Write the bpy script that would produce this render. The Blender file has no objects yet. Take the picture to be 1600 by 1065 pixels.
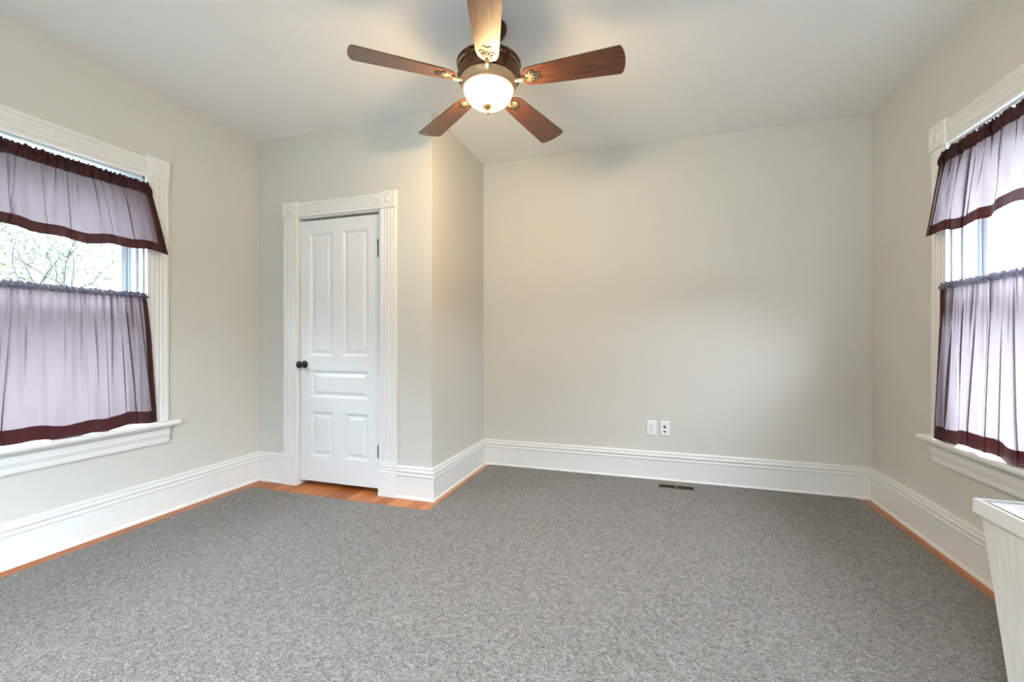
import bpy, bmesh, math, random
from mathutils import Vector, Matrix

# ------------------------------------------------------------------ scene basics
sc = bpy.context.scene
COL = sc.collection
random.seed(7)
PI = math.pi

# room measures (metres): camera stands at x=0, y=0
XL, XR = -3.031, 1.474          # faces of the two window walls
YB, YC = 3.737, 2.758           # back wall, closet front wall
XC = -1.474                     # closet side wall
YR = -1.05                      # wall behind the camera
H = 2.72                        # ceiling
WT = 0.20                       # wall thickness

# ------------------------------------------------------------------ camera
cd = bpy.data.cameras.new('camera')
cd.lens = 687.3 / 1600 * 36
cd.sensor_width = 36
cd.sensor_fit = 'HORIZONTAL'
cd.shift_y = -0.00046
cd.clip_start = 0.02
cam = bpy.data.objects.new('camera', cd)
COL.objects.link(cam)
cam.location = (0, 0, 1.12)
cam.rotation_euler = (PI / 2, 0, math.radians(17.814))
sc.camera = cam

# ------------------------------------------------------------------ view
sc.view_settings.view_transform = 'Standard'
sc.view_settings.look = 'None'
sc.view_settings.gamma = 1.0
sc.view_settings.use_curve_mapping = False
sc.view_settings.exposure = 0.33
sc.cycles.use_denoising = True
sc.cycles.max_bounces = 14
sc.cycles.diffuse_bounces = 7
sc.cycles.transparent_max_bounces = 24
sc.cycles.sample_clamp_indirect = 8.0

# ------------------------------------------------------------------ world: overcast sky, brighter overhead
SKY_LOW = 2.6
SKY_HIGH = 54.0
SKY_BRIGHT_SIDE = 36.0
REAR_FILL = 10.0  # strength of the added fill light behind the camera
BOWL = 78.0
BULB = 16.0
wd = bpy.data.worlds.new('overcast_sky')
sc.world = wd
wd.use_nodes = True
nt = wd.node_tree
nt.nodes.clear()
out = nt.nodes.new('ShaderNodeOutputWorld')
bg = nt.nodes.new('ShaderNodeBackground')
tc = nt.nodes.new('ShaderNodeTexCoord')
sx = nt.nodes.new('ShaderNodeSeparateXYZ')
mr = nt.nodes.new('ShaderNodeMapRange')
mr.interpolation_type = 'SMOOTHSTEP'
mr.inputs['From Min'].default_value = 0.18
mr.inputs['From Max'].default_value = 0.60
mr.inputs['To Min'].default_value = SKY_LOW
mr.inputs['To Max'].default_value = SKY_HIGH
bg.inputs['Color'].default_value = (0.71, 0.865, 1.0, 1)
L = nt.links.new
L(tc.outputs['Generated'], sx.inputs[0])
L(sx.outputs['Z'], mr.inputs['Value'])
# sky boost added towards +x, for more light through the right window
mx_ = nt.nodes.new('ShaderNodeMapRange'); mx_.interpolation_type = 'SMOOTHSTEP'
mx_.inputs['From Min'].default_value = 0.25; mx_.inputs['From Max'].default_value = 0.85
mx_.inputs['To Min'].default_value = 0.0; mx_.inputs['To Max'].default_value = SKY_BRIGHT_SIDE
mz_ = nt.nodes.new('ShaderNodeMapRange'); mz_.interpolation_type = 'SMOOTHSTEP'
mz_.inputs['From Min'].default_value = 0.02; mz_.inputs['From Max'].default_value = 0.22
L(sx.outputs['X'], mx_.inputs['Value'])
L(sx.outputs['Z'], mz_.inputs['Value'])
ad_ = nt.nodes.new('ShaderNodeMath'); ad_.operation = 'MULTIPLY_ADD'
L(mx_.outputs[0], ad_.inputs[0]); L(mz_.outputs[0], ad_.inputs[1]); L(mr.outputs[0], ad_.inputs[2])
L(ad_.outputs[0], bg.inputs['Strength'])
L(bg.outputs[0], out.inputs[0])


def area(name, loc, rot, sx_, sy_, power, col, portal=False):
    l = bpy.data.lights.new(name, 'AREA')
    l.shape = 'RECTANGLE'; l.size = sx_; l.size_y = sy_
    l.energy = power; l.color = col
    if portal:
        l.cycles.is_portal = True
    o = bpy.data.objects.new(name, l)
    COL.objects.link(o)
    o.location = loc; o.rotation_euler = rot
    return o


# sky portals in the two curtained windows, added fill light in an unseen rear window
area('sky_portal', (XL - 0.19, 1.46, 1.74), (0, -PI / 2, 0), 0.82, 0.92, 1, (1, 1, 1), True)
area('sky_portal', (XR + 0.19, 2.42, 1.74), (0, PI / 2, 0), 0.82, 0.92, 1, (1, 1, 1), True)
area('rear_fill_light', (-0.5, YR - 0.02, 1.40), (PI / 2, 0, 0), 1.8, 1.5, REAR_FILL, (0.84, 0.93, 1.0))


# ------------------------------------------------------------------ materials
def srgb(r, g, b):
    f = lambda c: (c / 255 / 12.92) if c / 255 <= 0.04045 else ((c / 255 + 0.055) / 1.055) ** 2.4
    return (f(r), f(g), f(b), 1)


def new_mat(name):
    m = bpy.data.materials.new(name)
    m.use_nodes = True
    n = m.node_tree
    b = n.nodes['Principled BSDF']
    return m, n, b, n.links.new


def coords(n, scale=(1, 1, 1), kind='Object'):
    t = n.nodes.new('ShaderNodeTexCoord')
    mp = n.nodes.new('ShaderNodeMapping')
    mp.inputs['Scale'].default_value = scale
    n.links.new(t.outputs[kind], mp.inputs[0])
    return mp.outputs[0]


def noise(n, vec, scale, detail=3, rough=0.55):
    t = n.nodes.new('ShaderNodeTexNoise')
    t.inputs['Scale'].default_value = scale
    t.inputs['Detail'].default_value = detail
    t.inputs['Roughness'].default_value = rough
    n.links.new(vec, t.inputs['Vector'])
    return t.outputs['Fac']


def ramp(n, fac, stops):
    r = n.nodes.new('ShaderNodeValToRGB')
    e = r.color_ramp.elements
    e[0].position, e[0].color = stops[0]
    e[1].position, e[1].color = stops[-1]
    for p, c in stops[1:-1]:
        k = e.new(p); k.color = c
    n.links.new(fac, r.inputs[0])
    return r.outputs[0]


def bump(n, b, h, strength, dist=0.002):
    bp = n.nodes.new('ShaderNodeBump')
    bp.inputs['Strength'].default_value = strength
    bp.inputs['Distance'].default_value = dist
    n.links.new(h, bp.inputs['Height'])
    n.links.new(bp.outputs[0], b.inputs['Normal'])


def painted(name, col, rough, spec=0.4, bs=0.05, bscale=180, var=0.03):
    m, n, b, l = new_mat(name)
    v = coords(n)
    f = noise(n, v, 3.0, 4)
    c2 = tuple(min(1, x * (1 - var)) for x in col[:3]) + (1,)
    l(ramp(n, f, [(0.3, c2), (0.7, col)]), b.inputs['Base Color'])
    b.inputs['Roughness'].default_value = rough
    b.inputs['Specular IOR Level'].default_value = spec
    bump(n, b, noise(n, v, bscale, 2), bs, 0.001)
    return m


def plain(name, col, rough=0.4, metal=0.0, spec=0.5):
    m, n, b, l = new_mat(name)
    v = coords(n)
    f = noise(n, v, 40, 3)
    c2 = tuple(x * 0.88 for x in col[:3]) + (1,)
    l(ramp(n, f, [(0.3, c2), (0.7, col)]), b.inputs['Base Color'])
    b.inputs['Roughness'].default_value = rough
    b.inputs['Metallic'].default_value = metal
    b.inputs['Specular IOR Level'].default_value = spec
    return m


M = {}
M['wall'] = painted('wall_paint', (0.615, 0.598, 0.548, 1), 0.6, 0.3, 0.08, 220, 0.02)
M['ceiling'] = painted('ceiling_paint', (0.86, 0.86, 0.85, 1), 0.75, 0.2, 0.08, 160, 0.02)
M['trim'] = painted('white_trim_paint', (0.765, 0.755, 0.72, 1), 0.32, 0.5, 0.05, 90, 0.02)
M['sash'] = painted('grey_white_sash_paint', (0.52, 0.55, 0.57, 1), 0.4)
M['door'] = painted('white_door_paint', (0.76, 0.765, 0.76, 1), 0.35, 0.5, 0.05, 90, 0.02)
M['outside'] = painted('outside_siding_paint', (0.7, 0.7, 0.68, 1), 0.6)
M['black'] = plain('black_iron', (0.008, 0.008, 0.009, 1), 0.3, 0.0, 0.35)
M['plate'] = plain('white_plastic', (0.86, 0.86, 0.85, 1), 0.3)
M['slot'] = plain('dark_plastic_and_shade', (0.03, 0.03, 0.03, 1), 0.5)
M['bronze'] = plain('aged_bronze', (0.15, 0.062, 0.030, 1), 0.36, 0.65)
M['bronze_light'] = plain('brushed_bronze', (0.52, 0.33, 0.19, 1), 0.42, 0.3)
M['bronze_dark'] = plain('dark_bronze', (0.07, 0.025, 0.015, 1), 0.4, 0.6)
M['bracket'] = plain('antique_gold', (0.62, 0.46, 0.27, 1), 0.4, 0.6)
M['bark'] = plain('bark', (0.016, 0.0135, 0.012, 1), 0.9)


def leaf_mat():
    m, n, b, l = new_mat('spring_leaf')
    f = noise(n, coords(n), 3.0, 2)
    l(ramp(n, f, [(0.3, (0.024, 0.030, 0.014, 1)), (0.7, (0.040, 0.048, 0.024, 1))]), b.inputs['Base Color'])
    b.inputs['Roughness'].default_value = 0.6
    o = n.nodes['Material Output']
    t = n.nodes.new('ShaderNodeBsdfTranslucent'); t.inputs[0].default_value = (0.03, 0.04, 0.015, 1)
    mx = n.nodes.new('ShaderNodeMixShader'); mx.inputs[0].default_value = 0.45
    l(b.outputs[0], mx.inputs[1]); l(t.outputs[0], mx.inputs[2]); l(mx.outputs[0], o.inputs[0])
    return m


M['leaf'] = leaf_mat()


def grass_mat():
    m, n, b, l = new_mat('lawn')
    f = noise(n, coords(n), 8.0, 5)
    l(ramp(n, f, [(0.3, (0.075, 0.080, 0.075, 1)), (0.7, (0.115, 0.122, 0.112, 1))]), b.inputs['Base Color'])
    b.inputs['Roughness'].default_value = 0.9
    return m


M['grass'] = grass_mat()


def carpet_mat():
    m, n, b, l = new_mat('grey_flecked_carpet')
    v = coords(n, (0.5, 1, 1))
    f1 = noise(n, v, 195, 3, 0.75)
    f2 = noise(n, coords(n), 55, 3, 0.6)
    mx = n.nodes.new('ShaderNodeMath'); mx.operation = 'MULTIPLY_ADD'
    mx.inputs[1].default_value = 0.72
    l(f1, mx.inputs[0])
    k = n.nodes.new('ShaderNodeMath'); k.operation = 'MULTIPLY'; k.inputs[1].default_value = 0.28
    l(f2, k.inputs[0]); l(k.outputs[0], mx.inputs[2])
    l(ramp(n, mx.outputs[0], [(0.34, (0.045, 0.036, 0.027, 1)), (0.47, (0.146, 0.132, 0.116, 1)),
                              (0.55, (0.207, 0.190, 0.171, 1)), (0.67, (0.35, 0.326, 0.298, 1))]), b.inputs['Base Color'])
    b.inputs['Roughness'].default_value = 0.95
    b.inputs['Specular IOR Level'].default_value = 0.1
    b.inputs['Sheen Weight'].default_value = 0.15
    bump(n, b, mx.outputs[0], 0.6, 0.004)
    return m


M['carpet'] = carpet_mat()


def floor_mat():
    # fir boards running along y
    m, n, b, l = new_mat('orange_fir_boards')
    v = coords(n, (1, 1, 1))
    br = n.nodes.new('ShaderNodeTexBrick')
    br.offset = 0.37
    br.inputs['Color1'].default_value = (0.36, 0.10, 0.026, 1)
    br.inputs['Color2'].default_value = (0.62, 0.24, 0.075, 1)
    br.inputs['Mortar'].default_value = (0.09, 0.022, 0.008, 1)
    br.inputs['Scale'].default_value = 1.0
    br.inputs['Mortar Size'].default_value = 0.0022
    br.inputs['Brick Width'].default_value = 2.4
    br.inputs['Row Height'].default_value = 0.083
    mp = n.nodes.new('ShaderNodeMapping')
    mp.inputs['Rotation'].default_value = (0, 0, PI / 2)
    l(v, mp.inputs[0]); l(mp.outputs[0], br.inputs['Vector'])
    g = noise(n, coords(n, (38, 1.6, 1)), 3.0, 5, 0.6)
    gc = ramp(n, g, [(0.3, (0.62, 0.50, 0.42, 1)), (0.65, (1, 1, 1, 1))])
    mx = n.nodes.new('ShaderNodeMix'); mx.data_type = 'RGBA'; mx.blend_type = 'MULTIPLY'
    mx.inputs['Factor'].default_value = 0.8
    l(br.outputs['Color'], mx.inputs[6]); l(gc, mx.inputs[7])
    l(mx.outputs[2], b.inputs['Base Color'])
    b.inputs['Specular IOR Level'].default_value = 0.25
    b.inputs['Roughness'].default_value = 0.28
    return m


M['floor'] = floor_mat()


def blade_mat():
    m, n, b, l = new_mat('walnut_blade')
    g = noise(n, coords(n, (1.2, 26, 1)), 4.0, 5, 0.6)
    l(ramp(n, g, [(0.25, (0.036, 0.009, 0.004, 1)), (0.5, (0.085, 0.025, 0.010, 1)), (0.75, (0.21, 0.075, 0.028, 1))]), b.inputs['Base Color'])
    b.inputs['Roughness'].default_value = 0.38
    b.inputs['Coat Weight'].default_value = 0.7
    b.inputs['Coat Roughness'].default_value = 0.3
    return m


M['blade'] = blade_mat()


def whitewood_mat():
    m, n, b, l = new_mat('whitewashed_wood')
    g = noise(n, coords(n, (30, 30, 1.5)), 3.0, 4, 0.6)
    l(ramp(n, g, [(0.3, (0.66, 0.63, 0.57, 1)), (0.6, (0.76, 0.735, 0.68, 1))]), b.inputs['Base Color'])
    b.inputs['Roughness'].default_value = 0.4
    bump(n, b, g, 0.1, 0.001)
    return m


M['whitewood'] = whitewood_mat()


def glass_mat():
    m, n, b, l = new_mat('window_glass')
    o = n.nodes['Material Output']
    t = n.nodes.new('ShaderNodeBsdfTransparent')
    g = n.nodes.new('ShaderNodeBsdfGlossy'); g.inputs['Roughness'].default_value = 0.02
    mx = n.nodes.new('ShaderNodeMixShader'); mx.inputs[0].default_value = 0.06
    l(t.outputs[0], mx.inputs[1]); l(g.outputs[0], mx.inputs[2]); l(mx.outputs[0], o.inputs[0])
    n.nodes.remove(b)
    return m


M['glass'] = glass_mat()


def sheer_mat(name, trans, transl, dark, tint):
    """woven sheer cloth: open weave lets daylight straight through, threads are burgundy"""
    m, n, b, l = new_mat(name)
    o = n.nodes['Material Output']
    b.inputs['Base Color'].default_value = dark
    b.inputs['Roughness'].default_value = 0.5
    b.inputs['Specular IOR Level'].default_value = 0.25
    b.inputs['Sheen Weight'].default_value = 0.02
    b.inputs['Sheen Tint'].default_value = (0.8, 0.35, 0.25, 1)
    tl = n.nodes.new('ShaderNodeBsdfTranslucent'); tl.inputs[0].default_value = tint
    tr = n.nodes.new('ShaderNodeBsdfTransparent')
    # slubs of the weave: short horizontal streaks
    w = noise(n, coords(n, (1, 6, 130)), 2.6, 4, 0.65)
    a = ramp(n, w, [(0.3, (trans * 0.84,) * 3 + (1,)), (0.62, (trans * 1.08,) * 3 + (1,))])
    m1 = n.nodes.new('ShaderNodeMixShader'); m1.inputs[0].default_value = transl
    m2 = n.nodes.new('ShaderNodeMixShader')
    l(b.outputs[0], m1.inputs[1]); l(tl.outputs[0], m1.inputs[2])
    l(a, m2.inputs[0])
    l(m1.outputs[0], m2.inputs[1]); l(tr.outputs[0], m2.inputs[2])
    tr.inputs[0].default_value = (1.0, 0.93, 0.98, 1)
    l(m2.outputs[0], o.inputs[0])
    return m


M['sheer'] = sheer_mat('sheer_plum_cloth', 0.006, 0.45, (0.10, 0.035, 0.04, 1), (0.116, 0.094, 0.098, 1))
M['hem'] = sheer_mat('doubled_burgundy_cloth', 0.006, 0.14, (0.034, 0.006, 0.006, 1), (0.024, 0.004, 0.004, 1))
M['heading'] = sheer_mat('gathered_plum_heading', 0.02, 0.30, (0.05, 0.03, 0.035, 1), (0.06, 0.055, 0.07, 1))


def bowl_mat():
    m, n, b, l = new_mat('alabaster_glass_lit')
    o = n.nodes['Material Output']
    em = n.nodes.new('ShaderNodeEmission')
    v = noise(n, coords(n), 16, 4, 0.6)
    c = ramp(n, v, [(0.3, (1.0, 0.66, 0.30, 1)), (0.7, (1.0, 0.74, 0.38, 1))])
    l(c, em.inputs[0]); em.inputs[1].default_value = BOWL
    tl = n.nodes.new('ShaderNodeBsdfTranslucent'); tl.inputs[0].default_value = (0.9, 0.8, 0.6, 1)
    tr = n.nodes.new('ShaderNodeBsdfTransparent')
    ad = n.nodes.new('ShaderNodeAddShader')
    mx = n.nodes.new('ShaderNodeMixShader'); mx.inputs[0].default_value = 0.45
    l(em.outputs[0], ad.inputs[0]); l(tl.outputs[0], ad.inputs[1])
    l(ad.outputs[0], mx.inputs[1]); l(tr.outputs[0], mx.inputs[2])
    l(mx.outputs[0], o.inputs[0])
    n.nodes.remove(b)
    return m


M['bowl'] = bowl_mat()


# ------------------------------------------------------------------ mesh helpers
IDENT = lambda p: p


def obj(name, bm, mat, parent=None, T=None, smooth=False, angle=None):
    """link a bmesh as ONE mesh object; coordinates are world ones, made local to a parent that stands upright"""
    if T:
        for v in bm.verts:
            v.co = Vector(T(*v.co))
    bmesh.ops.recalc_face_normals(bm, faces=bm.faces)
    off = Vector(parent['_abs']) if parent is not None and '_abs' in parent else Vector((0, 0, 0))
    if parent is not None and '_abs' in parent:
        for v in bm.verts:
            v.co -= off
    me = bpy.data.meshes.new(name)
    bm.to_mesh(me); bm.free()
    mats = mat if isinstance(mat, (list, tuple)) else [mat]
    for mm in mats:
        me.materials.append(mm)
    if smooth:
        me.shade_smooth()
        if angle:
            me.set_sharp_from_angle(angle=math.radians(angle))
    o = bpy.data.objects.new(name, me)
    COL.objects.link(o)
    if parent is not None:
        o.parent = parent
        if '_abs' in parent:
            o['_abs'] = list(off)
    return o


def empty(name, loc, rot=(0, 0, 0), local=False):
    o = bpy.data.objects.new(name, None)
    COL.objects.link(o)
    o.location = loc; o.rotation_euler = rot
    o.empty_display_size = 0.1
    if not local:
        o['_abs'] = list(loc)
    return o


def tag(o, label, cat, group=None):
    o['label'] = label; o['category'] = cat
    if group:
        o['group'] = group
    return o


def struct(o):
    o['kind'] = 'structure'
    return o


def box(bm, x0, x1, y0, y1, z0, z1, bev=0.0, seg=1, mi=0):
    vs = [bm.verts.new((x, y, z)) for x in (x0, x1) for y in (y0, y1) for z in (z0, z1)]
    idx = [(0, 1, 3, 2), (4, 6, 7, 5), (0, 4, 5, 1), (2, 3, 7, 6), (0, 2, 6, 4), (1, 5, 7, 3)]
    fs = []
    for f in idx:
        k = bm.faces.new([vs[i] for i in f]); k.material_index = mi; fs.append(k)
    if bev > 0:
        es = set(e for f in fs for e in f.edges)
        bmesh.ops.bevel(bm, geom=list(es), offset=bev, segments=seg, affect='EDGES', profile=0.6)
    return fs


def extrude(bm, prof, s0, s1, P, k0=0.0, k1=0.0):
    """prof = [(t, z)], t out of the wall; P(s, t, z) -> point; k = mitre at the ends"""
    a = [bm.verts.new(P(s0 + k0 * t, t, z)) for t, z in prof]
    b = [bm.verts.new(P(s1 - k1 * t, t, z)) for t, z in prof]
    n = len(prof)
    for i in range(n):
        j = (i + 1) % n
        bm.faces.new((a[i], a[j], b[j], b[i]))
    bm.faces.new(a); bm.faces.new(b[::-1])


def lathe(bm, prof, seg=40, c=(0, 0, 0), axis='z'):
    rings = []
    for r, z in prof:
        ring = []
        for k in range(seg):
            a = 2 * PI * k / seg
            p = (r * math.cos(a), r * math.sin(a), z)
            if axis == 'y':
                p = (p[0], -p[2], p[1])
            if axis == 'x':
                p = (p[2], p[0], p[1])
            ring.append(bm.verts.new((p[0] + c[0], p[1] + c[1], p[2] + c[2])))
        rings.append(ring)
    for a, b in zip(rings, rings[1:]):
        for k in range(seg):
            j = (k + 1) % seg
            bm.faces.new((a[k], a[j], b[j], b[k]))
    for ring in (rings[0], rings[-1]):
        try:
            bm.faces.new(ring)
        except ValueError:
            pass


def tube(bm, pts, rad, seg=8, cap=True):
    pts = [Vector(p) for p in pts]
    rings = []
    up = Vector((0.13, 0.21, 0.97))
    for i, p in enumerate(pts):
        d = (pts[min(i + 1, len(pts) - 1)] - pts[max(i - 1, 0)]).normalized()
        u = d.cross(up)
        if u.length < 1e-3:
            u = d.cross(Vector((1, 0, 0)))
        u.normalize(); w = d.cross(u)
        r = rad[i] if isinstance(rad, (list, tuple)) else rad
        rings.append([bm.verts.new(p + (u * math.cos(2 * PI * k / seg) + w * math.sin(2 * PI * k / seg)) * r) for k in range(seg)])
    for a, b in zip(rings, rings[1:]):
        for k in range(seg):
            j = (k + 1) % seg
            bm.faces.new((a[k], a[j], b[j], b[k]))
    if cap:
        bm.faces.new(rings[0]); bm.faces.new(rings[-1][::-1])


def nested(bm, x0, x1, z0, z1, loops, P, mi=0):
    """rectangular loops [(inset, depth)] joined by quads, last one filled"""
    prev = None
    for ins, dep in loops:
        q = [bm.verts.new(P(x, dep, z)) for x, z in ((x0 + ins, z0 + ins), (x1 - ins, z0 + ins), (x1 - ins, z1 - ins), (x0 + ins, z1 - ins))]
        if prev:
            for k in range(4):
                j = (k + 1) % 4
                bm.faces.new((prev[k], prev[j], q[j], q[k])).material_index = mi
        prev = q
    bm.faces.new(prev).material_index = mi


# ------------------------------------------------------------------ room shell
bm = bmesh.new(); box(bm, XL - WT, XR + WT, YR - WT, YB + WT, -0.12, 0.0)
struct(obj('floor', bm, M['floor']))
bm = bmesh.new(); box(bm, XL - WT, XR + WT, YR - WT, YB + WT, H, H + 0.15)
struct(obj('ceiling', bm, M['ceiling']))


def wall_with_hole(name, A, B, Z0, Z1, a0, a1, z0, z1, P, mat):
    """slab along A..B with a rectangular opening a0..a1, z0..z1; P(a, lo/hi, z)"""
    bm = bmesh.new()
    for (p, q, r, s) in ((A, a0, Z0, Z1), (a1, B, Z0, Z1), (a0, a1, Z0, z0), (a0, a1, z1, Z1)):
        if q - p < 1e-4 or s - r < 1e-4:
            continue
        box(bm, p, q, 0, 1, r, s)
    for v in bm.verts:
        v.co = Vector(P(*v.co))
    bmesh.ops.remove_doubles(bm, verts=bm.verts, dist=1e-5)
    return struct(obj(name, bm, mat))


LW0, LW1 = 1.00, 1.92      # left window opening along y
RW0, RW1 = 1.96, 2.88      # right window opening along y
WZ0, WZ1 = 0.58, 2.145
wall_with_hole('wall_left', YR, YB, 0, H, LW0, LW1, WZ0, WZ1, lambda a, t, z: (XL - WT * t, a, z), M['wall'])
wall_with_hole('wall_right', YR, YB, 0, H, RW0, RW1, WZ0, WZ1, lambda a, t, z: (XR + WT * t, a, z), M['wall'])
wall_with_hole('wall_rear', XL - WT, XR + WT, 0, H, -1.42, 0.42, 0.62, 2.16, lambda a, t, z: (a, YR - WT * t, z), M['wall'])
bm = bmesh.new(); box(bm, XL - WT, XR + WT, YB, YB + WT, 0, H)
struct(obj('wall_back', bm, M['wall']))
# closet: front wall with the door opening, side wall
DX0, DX1, DZ1 = -2.648, -1.893, 2.066
CT = 0.11
wall_with_hole('wall_closet_front', XL, XC, 0, H, DX0, DX1, 0.0, DZ1, lambda a, t, z: (a, YC + CT * t, z), M['wall'])
bm = bmesh.new(); box(bm, XC - CT, XC, YC + CT, YB, 0, H)
struct(obj('wall_closet_side', bm, M['wall']))

# ------------------------------------------------------------------ baseboards
BASE = [(0, 0), (0.030, 0), (0.030, 0.010), (0.025, 0.018), (0.022, 0.021), (0.022, 0.158), (0.026, 0.163), (0.026, 0.172), (0.019, 0.178),
        (0.019, 0.183), (0.026, 0.188), (0.028, 0.196), (0.024, 0.204), (0.017, 0.207), (0.017, 0.211), (0.021, 0.214), (0.020, 0.221), (0.013, 0.228), (0, 0.228)]
PLX0, PLX1 = -2.778, -1.752      # outer faces of the door plinth blocks


def baseboard(name, s0, s1, P, k0, k1):
    bm = bmesh.new()
    extrude(bm, BASE, s0, s1, P, k0, k1)
    return struct(obj(name, bm, M['trim']))


baseboard('baseboard_left', YR, YC, lambda s, t, z: (XL + t, s, z), 1, 1)
baseboard('baseboard_closet_left', XL, PLX0, lambda s, t, z: (s, YC - t, z), 1, 0)
baseboard('baseboard_closet_right', PLX1, XC, lambda s, t, z: (s, YC - t, z), 0, -1)
baseboard('baseboard_closet_side', YC, YB, lambda s, t, z: (XC + t, s, z), -1, 1)
baseboard('baseboard_back', XC, XR, lambda s, t, z: (s, YB - t, z), 1, 1)
baseboard('baseboard_right', YR, YB, lambda s, t, z: (XR - t, s, z), 1, 1)

# ------------------------------------------------------------------ fluted casing shared by door and windows
CW = 0.133


def casing_profile(w=CW, d=0.021):
    p = [(0, 0), (0.0, d - 0.004), (0.004, d), (0.022, d), (0.027, d - 0.005), (0.034, d), (0.048, d)]
    p += [(0.053, d - 0.004), (0.0665, d + 0.001), (0.080, d - 0.004), (0.085, d)]
    p += [(0.099, d), (0.106, d - 0.005), (0.111, d), (w - 0.004, d), (w, d - 0.004), (w, 0)]
    return p


def casing(bm, u0, z0, z1, P):
    """upright casing, P(u, t, z)"""
    prof = casing_profile()
    a = [bm.verts.new(P(u0 + u, t, z0)) for u, t in prof]
    b = [bm.verts.new(P(u0 + u, t, z1)) for u, t in prof]
    n = len(prof)
    for i in range(n):
        j = (i + 1) % n
        bm.faces.new((a[i], a[j], b[j], b[i]))
    bm.faces.new(a); bm.faces.new(b[::-1])


def head(bm, u0, u1, z0, P, w=0.118):
    prof = [(t, z0 + u * w / CW) for u, t in casing_profile()]
    extrude(bm, prof, u0, u1, P)


def rosette(bm, u0, u1, z0, z1, P):
    d = 0.030
    nested(bm, u0, u1, z0, z1, [(0, 0), (0, d - 0.004), (0.004, d), (0.018, d)], P)
    uc, zc = (u0 + u1) / 2, (z0 + z1) / 2
    prof = [(0.043, d), (0.041, d + 0.004), (0.036, d + 0.004), (0.032, d - 0.001), (0.024, d - 0.001), (0.021, d + 0.003), (0.016, d + 0.006), (0.008, d + 0.008), (0.001, d + 0.0085)]
    seg = 28
    rings = [[bm.verts.new(P(uc + r * math.cos(2 * PI * k / seg), t, zc + r * math.sin(2 * PI * k / seg))) for k in range(seg)] for r, t in prof]
    for a, b in zip(rings, rings[1:]):
        for k in range(seg):
            j = (k + 1) % seg
            bm.faces.new((a[k], a[j], b[j], b[k]))
    bm.faces.new(rings[-1])


# ------------------------------------------------------------------ closet door
door = struct(empty('door_1', ((DX0 + DX1) / 2, YC, 0)))
PD = lambda u, t, z: (u, YC - t, z)
cl0 = -2.768; cr0 = -1.885     # left edges of the two casings
for u0 in (cl0, cr0):
    bm = bmesh.new(); casing(bm, u0, 0.243, 2.072, PD)
    obj('casing', bm, M['trim'], door)
    bm = bmesh.new(); rosette(bm, u0 - 0.004, u0 + CW + 0.004, 2.072, 2.196, PD)
    obj('rosette', bm, M['trim'], door, smooth=True, angle=35)
    bm = bmesh.new()
    pl = [(0, 0), (0.034, 0), (0.034, 0.180), (0.030, 0.186), (0.034, 0.190), (0.034, 0.202), (0.029, 0.206), (0.029, 0.211), (0.034, 0.215),
          (0.034, 0.222), (0.030, 0.226), (0.030, 0.230), (0.033, 0.233), (0.030, 0.243), (0, 0.243)]
    extrude(bm, pl, u0 - 0.006, u0 + CW + 0.005, PD)
    obj('plinth_block', bm, M['trim'], door)
bm = bmesh.new(); head(bm, cl0 + CW + 0.004, cr0 - 0.004, 2.074, PD, 0.112)
obj('head_casing', bm, M['trim'], door)
# jamb lining the opening
bm = bmesh.new()
box(bm, DX0, DX0 + 0.014, YC - 0.001, YC + CT, 0, DZ1)
box(bm, DX1 - 0.014, DX1, YC - 0.001, YC + CT, 0, DZ1)
box(bm, DX0 + 0.014, DX1 - 0.014, YC - 0.001, YC + CT, DZ1 - 0.002, DZ1 + 0.008)
obj('jamb', bm, M['trim'], door)
# the leaf: stiles, rails and five moulded panels
LY = YC + 0.016
lx0, lx1, lz0, lz1 = DX0 + 0.018, DX1 - 0.017, 0.034, 2.048
PL = lambda u, d, z: (u, LY + d, z)
k = 1.006
panels = [(-2.545, -2.330, 1.000, 1.950), (-2.238, -2.008, 1.000, 1.950), (-2.535, -2.008, 0.680, 0.892), (-2.530, -2.318, 0.222, 0.572), (-2.222, -2.008, 0.222, 0.572)]
bm = bmesh.new()
xs = sorted({lx0, lx1} | {p[0] for p in panels} | {p[1] for p in panels})
zs = sorted({lz0, lz1} | {p[2] for p in panels} | {p[3] for p in panels})
for i in range(len(xs) - 1):
    for j in range(len(zs) - 1):
        cx_, cz_ = (xs[i] + xs[i + 1]) / 2, (zs[j] + zs[j + 1]) / 2
        if any(p[0] < cx_ < p[1] and p[2] < cz_ < p[3] for p in panels):
            continue
        bm.faces.new([bm.verts.new(PL(x, 0, z)) for x, z in ((xs[i], zs[j]), (xs[i + 1], zs[j]), (xs[i + 1], zs[j + 1]), (xs[i], zs[j + 1]))])
for p in panels:
    nested(bm, *p, [(0, 0), (0.004, 0.003), (0.010, 0.004), (0.016, 0.012), (0.022, 0.013), (0.026, 0.013), (0.048, 0.005), (0.050, 0.0045)], PL)
# edges and back of the leaf
q = [(lx0, lz0), (lx1, lz0), (lx1, lz1), (lx0, lz1)]
f_ = [bm.verts.new(PL(x, 0, z)) for x, z in q]
b_ = [bm.verts.new(PL(x, 0.036, z)) for x, z in q]
for i in range(4):
    j = (i + 1) % 4
    bm.faces.new((f_[i], f_[j], b_[j], b_[i]))
bm.faces.new(b_)
bmesh.ops.remove_doubles(bm, verts=bm.verts, dist=1e-5)
leaf = obj('door_leaf', bm, M['door'], door)
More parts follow.
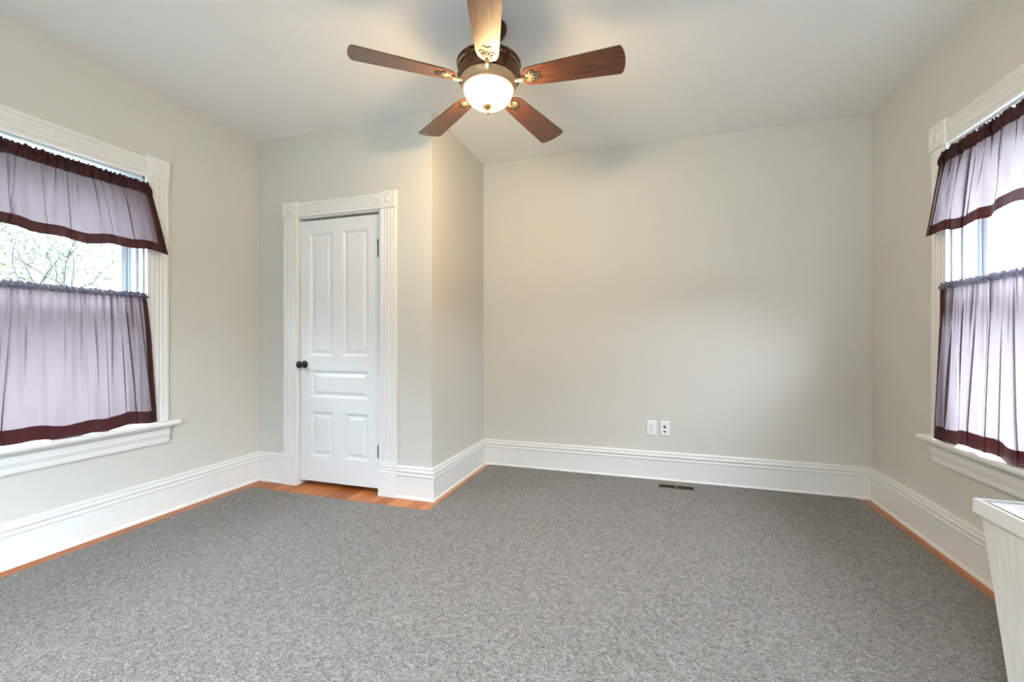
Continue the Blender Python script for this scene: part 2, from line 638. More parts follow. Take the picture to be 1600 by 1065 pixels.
# black knob on a round rose
KX, KZ = -2.590, 0.934
bm = bmesh.new()
lathe(bm, [(0.030, 0), (0.030, 0.004), (0.026, 0.008), (0.012, 0.010), (0.0095, 0.016), (0.0095, 0.034), (0.016, 0.039), (0.024, 0.046), (0.0275, 0.055), (0.026, 0.064), (0.019, 0.071), (0.008, 0.0745), (0.001, 0.075)], 32, (KX, LY, KZ), 'y')
o = obj('knob', bm, M['black'], leaf, smooth=True, angle=50); o['label'] = 'round black door knob'
for zc in (1.775, 0.305):
    bm = bmesh.new()
    x = lx1 + 0.001
    lathe(bm, [(0.0085, -0.046), (0.0085, 0.046)], 14, (x, LY - 0.006, zc))
    lathe(bm, [(0.003, 0.046), (0.0075, 0.051), (0.008, 0.057), (0.004, 0.063), (0.001, 0.064)], 14, (x, LY - 0.006, zc))
    lathe(bm, [(0.001, -0.06), (0.005, -0.056), (0.003, -0.046)], 14, (x, LY - 0.006, zc))
    box(bm, x - 0.018, x + 0.002, LY - 0.0025, LY, zc - 0.044, zc + 0.044)
    if zc > 1:   # latch hook above the upper hinge
        box(bm, x - 0.016, x + 0.004, LY - 0.012, LY, zc + 0.046, zc + 0.088, 0.004)
    o = obj('hinge', bm, M['black'], door, smooth=True, angle=40); o['label'] = 'black hinge'


# ------------------------------------------------------------------ windows
def window(n, P, width, rear=False):
    """P(u, t, z): u = 0 at one side of the opening .. width, t into the room from the wall face"""
    root = struct(empty('window_%d' % n, P(width / 2, 0, 0.6)))
    d = 0.021
    c0, c1 = -CW + 0.003, width - 0.003
    zt = 2.150
    for u0 in (c0, c1):
        bm = bmesh.new(); casing(bm, u0, 0.600, zt, P); obj('casing', bm, M['trim'], root)
        bm = bmesh.new(); rosette(bm, u0 - 0.003, u0 + CW + 0.003, zt, zt + 0.132, P)
        obj('rosette', bm, M['trim'], root, smooth=True, angle=35)
    bm = bmesh.new(); head(bm, c0 + CW + 0.003, c1 - 0.003, zt - 0.006, P, 0.122)
    obj('head_casing', bm, M['trim'], root)
    # stool with a rounded nose, apron under it
    bm = bmesh.new()
    nose = [(-0.12, 0.570), (0.062, 0.570), (0.068, 0.573), (0.071, 0.580), (0.071, 0.590), (0.067, 0.597), (0.060, 0.600), (-0.12, 0.600)]
    extrude(bm, [(0.0, 0.570)] + nose[1:7] + [(0.0, 0.600)], -CW - 0.040, width + CW + 0.040, P)
    extrude(bm, [(-0.12, 0.572), (0.0, 0.572), (0.0, 0.600), (-0.12, 0.600)], 0.0, width, P)
    obj('stool', bm, M['trim'], root)
    bm = bmesh.new()
    ap = [(0, 0.455), (0.012, 0.455), (0.016, 0.460), (0.018, 0.468), (0.018, 0.494), (0.022, 0.499), (0.022, 0.506), (0.026, 0.511), (0.027, 0.548), (0.040, 0.557), (0.044, 0.564), (0.044, 0.570), (0, 0.570)]
    extrude(bm, ap, -CW, width + CW, P)
    obj('apron', bm, M['trim'], root)
    # jamb: side and head linings with stops
    bm = bmesh.new()
    for a, b in ((0.0, 0.016), (width - 0.016, width)):
        box(bm, a, b, -WT + 0.01, 0.0, 0.6, 2.145)
    for a, b in ((0.016, 0.030), (width - 0.030, width - 0.016)):
        box(bm, a, b, -0.062, -0.038, 0.6, 2.13)
        box(bm, a, b, -0.112, -0.104, 0.6, 2.13)
        box(bm, a, b, -WT + 0.01, -0.155, 0.6, 2.13)
    box(bm, 0.0, width, -WT + 0.01, 0.0, 2.130, 2.145)
    box(bm, 0.0, width, -WT - 0.03, -0.12, 0.575, 0.600)
    obj('jamb', bm, M['sash'], root, T=lambda u, t, z: P(u, t, z))

    def sash(name, z0, z1, t0, t1, rail0, rail1):
        bm = bmesh.new()
        s = 0.046
        a, b = 0.018, width - 0.018
        box(bm, a, a + s, t0, t1, z0, z1, 0.003)
        box(bm, b - s, b, t0, t1, z0, z1, 0.003)
        box(bm, a + s, b - s, t0, t1, z0, z0 + rail0, 0.003)
        box(bm, a + s, b - s, t0, t1, z1 - rail1, z1, 0.003)
        o = obj(name, bm, M['sash'], root, T=lambda u, t, z: P(u, t, z))
        bm = bmesh.new()
        tm = (t0 + t1) / 2
        box(bm, a + s - 0.004, b - s + 0.004, tm - 0.002, tm + 0.002, z0 + rail0 - 0.004, z1 - rail1 + 0.004)
        obj('pane', bm, M['glass'], o, T=lambda u, t, z: P(u, t, z))
    sash('upper_sash', 1.335, 2.130, -0.153, -0.114, 0.036, 0.050)
    sash('lower_sash', 0.600, 1.372, -0.102, -0.064, 0.075, 0.036)
    return root


PLW = lambda u, t, z: (XL + t, LW1 - u, z)
PRW = lambda u, t, z: (XR - t, RW1 - u, z)
window(1, PLW, LW1 - LW0)
window(2, PRW, RW1 - RW0)
window(3, lambda u, t, z: (-1.42 + u, YR + t, z), 1.84)  # unseen window, added to carry the rear fill light


# ------------------------------------------------------------------ curtains
def curtain(name, label, group, P, width, ztop, zbot, pocket, hem, side, flare, amp_b, seed, billow, ruffle, heading='hem'):
    """a cloth gathered on a rod: heading ruffle, rod pocket, body, side hems and a deep bottom hem"""
    rnd = random.Random(seed)
    root = empty(name, P(width / 2, 0.0, zbot))
    tag(root, label, 'curtain', group)
    NU, NV = 900, 40
    a0, a1 = 0.014, width - 0.014
    ph = [rnd.uniform(0, 6.28) for _ in range(12)]
    # irregular pleats: positions and strengths of folds, each growing downward
    folds = []
    u = 0.02
    while u < 0.99:
        folds.append((u, rnd.uniform(0.35, 1.0), rnd.uniform(0.010, 0.026), rnd.uniform(-0.05, 0.05), rnd.uniform(0.55, 1.2)))
        u += rnd.uniform(0.035, 0.085)

    creases = []
    u = rnd.uniform(0.02, 0.05)
    while u < 0.985:
        creases.append((u, rnd.uniform(0.005, 0.012), rnd.uniform(-0.035, 0.035), rnd.choice([0.35, 0.5, 0.75, 1.3, 1.6]), rnd.uniform(-0.2, 0.12), rnd.uniform(0, 6.28)))
        u += rnd.uniform(0.026, 0.085)

    def pt(s, v):
        """s 0..1 across, v 0 (top) .. 1 (bottom)"""
        z = ztop + (zbot - ztop) * v
        top = a0 + (a1 - a0) * s
        bot = a0 - flare + (a1 - a0 + 2 * flare) * s
        e = v ** 0.75
        uu = top * (1 - e) + bot * e
        g = max(0.0, 1 - v * 3.2)                         # gathers near the rod
        t = 0.008 + 0.0075 * g * math.sin(s * 205 + 2.2 * math.sin(s * 23 + ph[0])) + 0.003 * g * math.sin(s * 330 + ph[1])
        w = amp_b * (0.30 + 0.70 * v)
        t += w * (0.42 * math.sin(s * 39 + ph[2] + 1.3 * math.sin(s * 9 + ph[3])) + 0.24 * math.sin(s * 71 + ph[4] + 1.5 * v))
        for (f, st, wd_, dr, ln) in folds:
            x = (s - f - dr * v * 0.6) / (wd_ * (0.5 + 0.9 * v))
            if abs(x) < 4:
                t += w * 1.25 * st * math.exp(-x * x) * min(1.0, max(0.0, (ln - v) * 4 + 0.4))
                uu += 0.010 * st * x * math.exp(-x * x) * v
        for (f, wd_, dr, ln, st, p_) in creases:          # sharp pleats where the cloth doubles over
            x = (s - f - dr * v - 0.004 * math.sin(3 * v + p_)) / wd_
            if abs(x) < 3.5:
                k_ = min(1.0, max(0.0, (v - st) * 3.0)) * min(1.0, max(0.0, (ln - v) * 2.5))
                q_ = x * math.exp(-x * x) * k_
                uu -= 1.9 * wd_ * width * q_
                t -= 0.007 * q_
        t += billow * v ** 1.3
        z += (0.010 * math.sin(s * 11 + ph[6]) + 0.006 * math.sin(s * 31 + ph[7])) * v
        if v < ruffle / (ztop - zbot) + 1e-6:              # frilled top edge
            z += (1 - v * (ztop - zbot) / max(ruffle, 1e-4)) * (0.0035 * math.sin(s * 260 + ph[8]) + 0.0025 * math.sin(s * 410 + ph[9]))
        return uu, t, z

    def sheet(nm, s0, s1, v0, v1, mat, ns, nv, parent, lift=0.0, roundp=None):
        bm = bmesh.new()
        g = []
        for j in range(nv + 1):
            v = v0 + (v1 - v0) * j / nv
            row = []
            for i in range(ns + 1):
                s = s0 + (s1 - s0) * i / ns
                uu, t, z = pt(s, v)
                if roundp:
                    t += roundp(j / nv)
                row.append(bm.verts.new(P(uu, t + lift, z)))
            g.append(row)
        for j in range(nv):
            for i in range(ns):
                bm.faces.new((g[j][i], g[j][i + 1], g[j + 1][i + 1], g[j + 1][i]))
        return obj(nm, bm, mat, parent, smooth=True)

    hgt = ztop - zbot
    vp = pocket / hgt
    vr = ruffle / hgt
    vh = 1 - hem / hgt
    ss = side / (width + flare)
    sheet('panel', ss, 1 - ss, vp, vh, M['sheer'], NU, NV, root)
    sheet('side_hem', 0, ss, vp, vh, M['hem'], 14, NV, root)
    sheet('side_hem', 1 - ss, 1, vp, vh, M['hem'], 14, NV, root)
    sheet('bottom_hem', 0, 1, vh, 1, M['hem'], NU, 8, root)
    # rod pocket wraps the rod, front and back
    sheet('rod_pocket', 0, 1, vr, vp, M[heading], NU, 10, root, roundp=lambda q: 0.010 * math.sin(PI * q))
    bm = bmesh.new()
    if ruffle > 0.003:
        sheet('ruffle', 0, 1, 0, vr, M[heading], NU, 4, root)
    tube(bm, [P(0.0, -0.003, ztop - (ruffle + pocket) / 2), P(width, -0.003, ztop - (ruffle + pocket) / 2)], 0.0055, 12)
    obj('rod', bm, M['bronze_dark'], root, smooth=True, angle=50)
    return root


wl = LW1 - LW0
shift = lambda P, t0: (lambda u, t, z: P(u, t + t0, z))
curtain('valance', 'short sheer plum valance at the top of the left window, beside the closet', 'short valances', shift(PLW, 0.034), wl, 2.098, 1.668, 0.072, 0.055, 0.040, 0.100, 0.013, 3, 0.030, 0.012)
curtain('valance', 'short sheer plum valance at the top of the right window, above the hamper', 'short valances', shift(PRW, 0.034), wl, 2.098, 1.672, 0.068, 0.052, 0.030, 0.090, 0.014, 11, 0.030, 0.012)
curtain('cafe_curtain', 'sheer plum cafe curtain over the lower half of the left window', 'cafe curtains', shift(PLW, 0.034), wl, 1.412, 0.606, 0.034, 0.074, 0.030, 0.055, 0.012, 5, 0.004, 0.012, 'heading')
curtain('cafe_curtain', 'sheer plum cafe curtain over the lower half of the right window, behind the hamper', 'cafe curtains', shift(PRW, 0.034), wl, 1.418, 0.606, 0.034, 0.072, 0.034, 0.055, 0.013, 17, 0.004, 0.012, 'heading')

# ------------------------------------------------------------------ carpet with a notch for the closet
out_ = [(-2.912, YR + 0.12), (1.386, YR + 0.12), (1.386, 3.650), (1.372, 3.690), (1.335, 3.700), (-1.402, 3.700), (-1.402, 2.574), (-2.912, 2.574)]
bm = bmesh.new()
lo = [bm.verts.new((x, y, 0.0)) for x, y in out_]
f = bm.faces.new(lo)
r = bmesh.ops.extrude_face_region(bm, geom=[f])
for v in [e for e in r['geom'] if isinstance(e, bmesh.types.BMVert)]:
    v.co.z = 0.009
tops = [e for e in bm.edges if all(v.co.z > 0.005 for v in e.verts)]
bmesh.ops.bevel(bm, geom=tops, offset=0.004, segments=2, affect='EDGES')
o = obj('carpet', bm, M['carpet'])
tag(o, 'grey flecked area carpet covering nearly the whole wooden floor', 'carpet')

carpet = o
bm = bmesh.new()
ring = []
cxm, cym = -0.7, 1.6
grow_ = [(-1, 0), (1, 0), (1, 1), (0.8, 1), (0.5, 1), (-1, 1), (-1, 1), (-1, 1)]
outer = [(x + 0.007 * gx, y + 0.007 * gy) for (x, y), (gx, gy) in zip(out_, grow_)]
outer[5] = (out_[5][0] - 0.007, out_[5][1] + 0.007); outer[6] = (out_[6][0] - 0.007, out_[6][1] + 0.007)
for (x, y), (X, Y) in zip(out_, outer):
    ring.append([bm.verts.new(p_) for p_ in ((x, y, 0.0), (X, Y, 0.0), (X, Y, 0.004), (x, y, 0.0075))])
for i in range(1, len(ring)):
    for k_ in range(4):
        j = (k_ + 1) % 4
        bm.faces.new((ring[i - 1][k_], ring[i - 1][j], ring[i][j], ring[i][k_]))
j = len(ring) - 1
for k_ in range(4):
    q_ = (k_ + 1) % 4
    bm.faces.new((ring[j][k_], ring[j][q_], ring[0][q_], ring[0][k_]))
b_ = obj('edge_binding', bm, plain('tan_binding', (0.33, 0.24, 0.16, 1), 0.8), carpet)
b_['label'] = 'thin tan binding along the carpet edge'

# ------------------------------------------------------------------ floor register let into the carpet
vx0, vx1, vy0, vy1 = 0.028, 0.302, 3.496, 3.604
reg = empty('floor_register', ((vx0 + vx1) / 2, (vy0 + vy1) / 2, 0.009))
tag(reg, 'bronze slotted floor register in the carpet below the wall outlets', 'vent')
M['register'] = plain('tan_metal', (0.20, 0.15, 0.11, 1), 0.5, 0.1)
bm = bmesh.new()
rz = 0.009
for a in ((vx0, vx1, vy0, vy0 + 0.016), (vx0, vx1, vy1 - 0.016, vy1), (vx0, vx0 + 0.014, vy0 + 0.016, vy1 - 0.016), (vx1 - 0.014, vx1, vy0 + 0.016, vy1 - 0.016)):
    box(bm, *a, rz, rz + 0.003, 0.001)
obj('register_frame', bm, M['register'], reg)
bm = bmesh.new(); box(bm, vx0 + 0.01, vx1 - 0.01, vy0 + 0.012, vy1 - 0.012, rz, rz + 0.0012)
obj('register_duct_shade', bm, plain('duct_shade_black', (0.003, 0.0025, 0.002, 1), 0.95, 0.0, 0.0), reg)  # black sheet stands in for the shade down the duct
bm = bmesh.new()
nsl = 21
for i in range(nsl):
    x = vx0 + 0.014 + (vx1 - vx0 - 0.028) * (i + 0.5) / nsl
    wd_ = 0.0012 if i != nsl // 2 else 0.004
    box(bm, x - wd_, x + wd_, vy0 + 0.014, vy1 - 0.014, rz + 0.001, rz + 0.0018)
obj('register_louvers', bm, M['register'], reg)


# ------------------------------------------------------------------ wall plates on the back wall
def plate(name, label, x0, x1, z0, z1, kind):
    root = empty(name, ((x0 + x1) / 2, YB, (z0 + z1) / 2))
    tag(root, label, 'wall outlet')
    PP = lambda u, t, z: (u, YB - t, z)
    bm = bmesh.new()
    nested(bm, x0, x1, z0, z1, [(0, 0), (0, 0.002), (0.004, 0.006), (0.007, 0.0065)], PP)
    obj('cover_plate', bm, M['plate'], root)
    xc, zc = (x0 + x1) / 2, (z0 + z1) / 2
    if kind == 'duplex':
        for dz in (0.020, -0.020):
            bm = bmesh.new()
            seg = 24
            pts = []
            for k_ in range(seg):
                a = 2 * PI * k_ / seg
                pts.append((xc + 0.0165 * math.cos(a), zc + dz + max(-0.013, min(0.013, 0.0165 * math.sin(a)))))
            lo = [bm.verts.new(PP(u, 0.006, z)) for u, z in pts]
            hi = [bm.verts.new(PP(u, 0.009, z)) for u, z in pts]
            for k_ in range(seg):
                j = (k_ + 1) % seg
                bm.faces.new((lo[k_], lo[j], hi[j], hi[k_]))
            bm.faces.new(hi)
            rc = obj('receptacle', bm, M['plate'], root)
            bm = bmesh.new()
            box(bm, xc - 0.008, xc - 0.0055, YB - 0.0096, YB - 0.0088, zc + dz - 0.001, zc + dz + 0.009)
            box(bm, xc + 0.0055, xc + 0.008, YB - 0.0096, YB - 0.0088, zc + dz, zc + dz + 0.008)
            lathe(bm, [(0.0028, 0.0088), (0.0028, 0.0096)], 10, (xc, YB, zc + dz - 0.007), 'y')
            obj('slots', bm, M['slot'], rc)
        bm = bmesh.new(); lathe(bm, [(0.0032, 0.006), (0.0032, 0.0075), (0.001, 0.008)], 12, (xc, YB, zc), 'y')
        obj('screw', bm, M['bronze_light'], root)
    else:
        bm = bmesh.new(); lathe(bm, [(0.0098, 0.006), (0.0095, 0.010), (0.006, 0.014), (0.001, 0.014)], 18, (xc, YB, zc + 0.014), 'y')
        o = obj('coaxial_jack', bm, M['slot'], root); o['label'] = 'round black cable jack'
        bm = bmesh.new(); box(bm, xc - 0.008, xc + 0.008, YB - 0.0085, YB - 0.006, zc - 0.028, zc - 0.017, 0.001)
        o = obj('phone_jack', bm, M['slot'], root); o['label'] = 'small dark phone jack'


plate('power_outlet', 'white two-socket power outlet on the back wall above the baseboard', -0.054, 0.023, 0.354, 0.473, 'duplex')
plate('jack_plate', 'white wall plate with a round black jack, right of the power outlet', 0.050, 0.122, 0.356, 0.470, 'jack')

# ------------------------------------------------------------------ white tapered hamper by the right window
hx0, hx1, hy0, hy1, hz = 0.969, 1.430, 1.39, 1.784, 0.620
ham = empty('hamper', ((hx0 + hx1) / 2, (hy0 + hy1) / 2, 0.009))
tag(ham, 'white tapered wooden hamper with inset lid under the right window', 'hamper')


def frustum(bm, a, za, b, zb):
    lo = [bm.verts.new((x, y, za)) for x, y in ((a[0], a[2]), (a[1], a[2]), (a[1], a[3]), (a[0], a[3]))]
    hi = [bm.verts.new((x, y, zb)) for x, y in ((b[0], b[2]), (b[1], b[2]), (b[1], b[3]), (b[0], b[3]))]
    for i in range(4):
        j = (i + 1) % 4
        bm.faces.new((lo[i], lo[j], hi[j], hi[i]))
    bm.faces.new(lo); bm.faces.new(hi)


bm = bmesh.new()
i0, i1 = 0.013, 0.060
frustum(bm, (hx0 + i1, hx1 - i1, hy0 + i1, hy1 - i1), 0.009, (hx0 + i0, hx1 - i0, hy0 + i0, hy1 - i0), hz - 0.044)
bmesh.ops.bevel(bm, geom=list(bm.edges), offset=0.003, segments=2, affect='EDGES')
obj('body', bm, M['whitewood'], ham)
bm = bmesh.new()
rw = 0.013
for a in ((hx0, hx1, hy0, hy0 + rw), (hx0, hx1, hy1 - rw, hy1), (hx0, hx0 + rw, hy0 + rw, hy1 - rw), (hx1 - rw, hx1, hy0 + rw, hy1 - rw)):
    box(bm, *a, hz - 0.044, hz)
bmesh.ops.remove_doubles(bm, verts=bm.verts, dist=1e-5)
obj('rim', bm, M['trim'], ham)
bm = bmesh.new()
g = 0.013
box(bm, hx0 + rw + g, hx1 - rw - g, hy0 + rw + g, hy1 - rw - g, hz - 0.005, hz - 0.0025)
obj('lid', bm, M['plate'], ham)
bm = bmesh.new()
box(bm, hx0 + rw, hx1 - rw, hy0 + rw, hy1 - rw, hz - 0.044, hz - 0.030)
box(bm, hx0 + rw + g - 0.001, hx1 - rw - g + 0.001, hy0 + rw + g - 0.001, hy1 - rw - g + 0.001, hz - 0.030, hz - 0.005)
obj('lid_gap_shade', bm, plain('black_gap_shade', (0.004, 0.004, 0.004, 1), 0.9, 0.0, 0.05), ham)  # black slab paints the shade in the gap round the lid

# ------------------------------------------------------------------ ceiling fan
FT = -0.039
fan = empty('ceiling_fan', (-0.800, 2.111, H), (FT, 0, 0), local=True)
tag(fan, 'five-blade walnut and bronze ceiling fan with a lit glass bowl', 'ceiling fan')
zf = lambda z: z - H                      # heights below the ceiling
bm = bmesh.new()
lathe(bm, [(0.088, zf(2.724)), (0.090, zf(2.712)), (0.086, zf(2.700)), (0.078, zf(2.684)), (0.060, zf(2.668)), (0.040, zf(2.660)), (0.026, zf(2.656))], 48)
obj('canopy', bm, M['bronze_dark'], fan, smooth=True, angle=40)
bm = bmesh.new()
lathe(bm, [(0.016, zf(2.66)), (0.016, zf(2.60)), (0.030, zf(2.592)), (0.034, zf(2.575)), (0.034, zf(2.555))], 24)
obj('downrod', bm, M['bronze_dark'], fan, smooth=True, angle=40)
bm = bmesh.new()
prof = [(0.034, 2.562), (0.070, 2.556), (0.118, 2.546), (0.146, 2.536), (0.160, 2.531), (0.164, 2.526), (0.164, 2.520), (0.155, 2.516), (0.150, 2.512),
        (0.150, 2.502), (0.156, 2.498), (0.157, 2.493), (0.151, 2.489), (0.153, 2.478), (0.152, 2.464), (0.147, 2.453), (0.149, 2.449), (0.149, 2.444), (0.144, 2.440)]
lathe(bm, [(r_, zf(z_)) for r_, z_ in prof], 72)
house = obj('motor_housing', bm, M['bronze'], fan, smooth=True, angle=35)
bm = bmesh.new()
lathe(bm, [(r_, zf(z_)) for r_, z_ in [(0.142, 2.442), (0.145, 2.436), (0.143, 2.424), (0.136, 2.414), (0.130, 2.408), (0.131, 2.405), (0.131, 2.400), (0.128, 2.394), (0.122, 2.392)]], 72)
obj('light_fitter', bm, M['bronze_light'], fan, smooth=True, angle=35)
# rope moulding: slanted beads round the housing
bm = bmesh.new()
nb = 60
for k_ in range(nb):
    a = 2 * PI * k_ / nb
    b = a + 0.06
    tube(bm, [(0.1525 * math.cos(a), 0.1525 * math.sin(a), zf(2.501)), (0.1565 * math.cos((a + b) / 2), 0.1565 * math.sin((a + b) / 2), zf(2.5075)), (0.1525 * math.cos(b), 0.1525 * math.sin(b), zf(2.514))], [0.003, 0.0052, 0.003], 7)
obj('rope_moulding', bm, M['bronze_light'], house, smooth=True)
PH = 0.018
# acanthus scrolls on the housing, between the blades
for k_ in range(5):
    a = PH + math.radians(36 + 72 * k_)
    er, et = Vector((math.cos(a), math.sin(a), 0)), Vector((-math.sin(a), math.cos(a), 0))
    bm = bmesh.new()
    for sgn in (-1, 1):
        pts = []
        for i in range(22):
            q = i / 21
            ang = 4.6 * q
            rr = 0.012 * (1 - 0.55 * q)
            pts.append(er * (0.166 - 0.012 * q) + et * sgn * (0.004 + rr * math.sin(ang) + 0.003) + Vector((0, 0, zf(2.505 - 0.055 * q + 0.008 * math.cos(ang)))))
        tube(bm, pts, [0.0042 - 0.0022 * i / 21 for i in range(22)], 7)
    for j in range(4):       # leaf lobes down the middle
        c_ = er * (0.164 - 0.004 * j) + Vector((0, 0, zf(2.517 - 0.019 * j)))
        s_ = 0.009 - 0.0013 * j
        r_ = bmesh.ops.create_uvsphere(bm, u_segments=10, v_segments=6, radius=s_)
        for v in r_['verts']:
            p_ = v.co.copy()
            v.co = c_ + er * p_.x * 0.7 + et * p_.y * 0.85 + Vector((0, 0, p_.z * 1.25))
    obj('scroll_ornament', bm, M['bronze'], house, smooth=True)

# glass bowl, finial, bulbs
bm = bmesh.new()
bz0, bz1, br_ = 2.393, 2.308, 0.122
prof = []
for i in range(17):
    a = (PI / 2) * i / 16
    prof.append((max(0.0015, br_ * math.cos(a) ** 0.85), zf(bz0 - (bz0 - bz1) * math.sin(a))))
lathe(bm, prof, 64)
top_faces = [f for f in bm.faces if len(f.verts) > 4 and f.calc_center_median().z > zf(2.39)]
bmesh.ops.delete(bm, geom=top_faces, context='FACES')
bowl = obj('light_bowl', bm, M['bowl'], fan, smooth=True)
bowl['label'] = 'lit alabaster glass bowl'
bm = bmesh.new()
lathe(bm, [(r_, zf(z_)) for r_, z_ in [(0.003, 2.316), (0.031, 2.312), (0.034, 2.306), (0.030, 2.300), (0.018, 2.294), (0.009, 2.290), (0.0065, 2.285), (0.009, 2.281), (0.0095, 2.276), (0.006, 2.271), (0.001, 2.269)]], 32)
obj('finial', bm, M['bronze_light'], bowl, smooth=True, angle=50)
for sx_ in (-0.052, 0.050):
    bm = bmesh.new()
    bmesh.ops.create_uvsphere(bm, u_segments=20, v_segments=12, radius=0.026)
    for v in bm.verts:
        v.co += Vector((sx_, 0.012, zf(2.358)))
    mm = bpy.data.materials.get('lit_bulb')
    if not mm:
        mm, n_, b_, l_ = new_mat('lit_bulb')
        b_.inputs['Emission Color'].default_value = (1.0, 0.80, 0.48, 1)
        b_.inputs['Emission Strength'].default_value = 40.0
        b_.inputs['Base Color'].default_value = (0.9, 0.85, 0.75, 1)
    obj('bulb', bm, mm, fan, smooth=True)
    l = bpy.data.lights.new('bulb_light', 'POINT')
    l.energy = BULB; l.color = (1.0, 0.72, 0.38); l.shadow_soft_size = 0.03
    lo_ = bpy.data.objects.new('bulb_light', l); COL.objects.link(lo_)
    lo_.parent = fan; lo_.location = (sx_, 0.012, zf(2.320))

# blades: one built, four copied
R0, R1, BW, CR, TIL = 0.172, 0.677, 0.157, 0.016, -0.212
ZB = 2.431
bl = []
ups, dns = [], []
pts = []
N = 26
for i in range(N + 1):
    q = i / N
    r_ = R0 + (R1 - CR - R0) * q
    w_ = 0.050 + (BW / 2 - 0.050) * (q ** 0.8)
    if q < 0.13:
        w_ *= math.sqrt(max(0.0, 1 - (1 - q / 0.13) ** 2)) * 0.72 + 0.28
    pts.append((r_, w_))
outline = [(r_, w_) for r_, w_ in pts]
tipn = 10
tip = []
for i in range(tipn + 1):
    s_ = 1 - 2 * i / tipn
    tip.append((R1 - CR * abs(s_) ** 2.0 - (0.004 if abs(s_) > 0.99 else 0), s_ * BW / 2 * (0.985 if abs(s_) > 0.99 else 1)))
loop = outline[:-1] + tip + [(r_, -w_) for r_, w_ in reversed(outline[:-1])]
bm = bmesh.new()
TH = 0.0032
vt = [bm.verts.new((r_, w_, TH)) for r_, w_ in loop]
vb = [bm.verts.new((r_, w_, -TH)) for r_, w_ in loop]
for i in range(len(loop)):
    j = (i + 1) % len(loop)
    bm.faces.new((vt[i], vt[j], vb[j], vb[i]))
bm.faces.new(vt); bm.faces.new(vb[::-1])
blade = obj('fan_blade', bm, M['blade'], None)
# bracket: arm from the hub, spade plate, palmette of raised fronds
bm = bmesh.new()
tube(bm, [(0.125, 0, -0.004), (0.150, 0, -0.012), (0.172, 0, -0.014), (0.198, 0, -0.010)], [0.009, 0.0085, 0.009, 0.010], 10)
for ang, ln in ((0, 0.050), (24, 0.046), (-24, 0.046), (50, 0.038), (-50, 0.038), (80, 0.026), (-80, 0.026)):
    a = math.radians(ang)
    bx_, by_ = 0.200, 0.0
    seg = [(bx_ + ln * f_ * math.cos(a) * (1 if f_ < 0.6 else 0.98), by_ + ln * f_ * math.sin(a), -TH - 0.004 + 0.0005 * f_) for f_ in (0.05, 0.3, 0.55, 0.8, 1.0)]
    tube(bm, seg, [0.0035, 0.0042, 0.0046, 0.0036, 0.0012], 8)
br = obj('blade_bracket', bm, M['bracket'], blade, smooth=True)
br['label'] = 'gilded leaf-shaped blade bracket'
bm = bmesh.new()
sp = []
for i in range(36):
    a = 2 * PI * i / 36
    rr = 0.036 * (1 + 0.16 * math.cos(6 * a + PI)) 
    x_ = 0.224 + (rr * math.cos(a) * (1.35 if math.cos(a) > 0 else 0.85))
    y_ = rr * math.sin(a) * (1.0 if math.cos(a) < 0.3 else 0.85)
    sp.append((x_, y_))
lo = [bm.verts.new((x_, y_, -TH - 0.0025)) for x_, y_ in sp]
hi = [bm.verts.new((x_, y_, -TH + 0.0005)) for x_, y_ in sp]
for i in range(36):
    j = (i + 1) % 36
    bm.faces.new((lo[i], lo[j], hi[j], hi[i]))
bm.faces.new(lo)
sp_o = obj('bracket_shade_plate', bm, M['slot'], blade)  # dark plate stands in for shade in the holes of the bracket
sp_o['label'] = 'dark leaf-shaped plate painting the shade behind the bracket fronds'
for k_ in range(5):
    if k_ == 0:
        b = blade
    else:
        b = blade.copy(); COL.objects.link(b)
        for ch in (br, sp_o):
            c_ = ch.copy(); COL.objects.link(c_); c_.parent = b
    b.parent = fan
    a = PH + math.radians(72 * k_)
    b.location = (0, 0, zf(ZB))
    b.rotation_euler = (Matrix.Rotation(a, 4, 'Z') @ Matrix.Rotation(math.atan(TIL), 4, 'X')).to_euler()

# ------------------------------------------------------------------ outside: lawn and trees past the left window
bm = bmesh.new(); box(bm, -60, 60, -60, 60, -0.9, -0.7)
struct(obj('ground', bm, M['grass']))


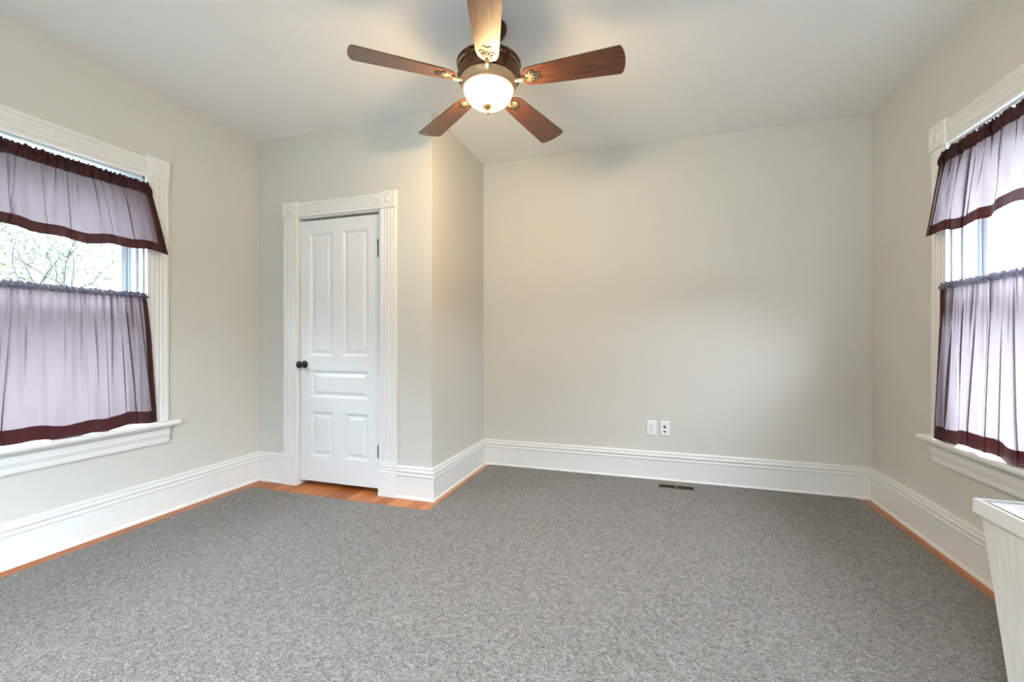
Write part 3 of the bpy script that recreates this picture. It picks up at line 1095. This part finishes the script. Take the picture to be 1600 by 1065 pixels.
def tree(x, y, ht, seed, label):
    rnd = random.Random(seed)
    root = empty('garden_tree', (x, y, -0.7))
    tag(root, label, 'tree', None)
    bm = bmesh.new()
    leaves = []

    def grow(p, d, ln, r, lvl):
        pts = [p.copy()]; rad = [r]
        n_ = 5
        q = p.copy()
        for i in range(n_):
            d2 = d + Vector((rnd.gauss(0, 0.16), rnd.gauss(0, 0.16), rnd.gauss(0.02, 0.10)))
            d = d2.normalized()
            q = q + d * ln / n_
            pts.append(q.copy()); rad.append(r * (1 - 0.45 * (i + 1) / n_))
        tube(bm, pts, rad, 6 if lvl < 3 else 4)
        if lvl >= 3:
            for q_ in pts[1:]:
                for _ in range(2):
                    leaves.append(q_ + Vector((rnd.gauss(0, 0.09), rnd.gauss(0, 0.09), rnd.gauss(0, 0.07))))
        if lvl < 4:
            for c_ in range(4 if lvl < 2 else 3):
                i = rnd.choice([2, 3, 4, 5]) if c_ else 5
                ax = Vector((rnd.gauss(0, 1), rnd.gauss(0, 1), rnd.gauss(0, 0.5)))
                nd = (d + ax.normalized() * rnd.uniform(0.55, 0.95)).normalized()
                nd.z = max(nd.z, -0.1)
                grow(pts[i], nd, ln * rnd.uniform(0.58, 0.78), rad[i] * 0.62, lvl + 1)

    grow(Vector((x, y, -0.75)), Vector((0, 0, 1)), ht * 0.40, 0.11, 0)
    obj('branches', bm, M['bark'], root, smooth=True)
    bm = bmesh.new()
    for c_ in leaves:
        a = Vector((rnd.gauss(0, 1), rnd.gauss(0, 1), rnd.gauss(0, 1))).normalized()
        b = a.cross(Vector((rnd.gauss(0, 1), rnd.gauss(0, 1), rnd.gauss(0, 1)))).normalized()
        s_ = rnd.uniform(0.025, 0.045)
        nrm = a.cross(b) * s_ * 0.2
        vs = [bm.verts.new(c_ + p_) for p_ in (-a * s_, b * s_ * 0.45 + nrm, a * s_ * 1.1, -b * s_ * 0.45 + nrm)]
        bm.faces.new((vs[0], vs[1], vs[2])); bm.faces.new((vs[0], vs[2], vs[3]))
    f = obj('foliage', bm, M['leaf'], root)
    f['kind'] = 'stuff'


tree(-9.6, 4.65, 5.0, 21, 'nearer of the two bare-branched trees with pale leaves outside the left window')
tree(-13.9, 7.6, 5.2, 34, 'farther pale-leaved tree seen through the left window behind the first')

for o in bpy.data.objects:
    if '_abs' in o:
        del o['_abs']
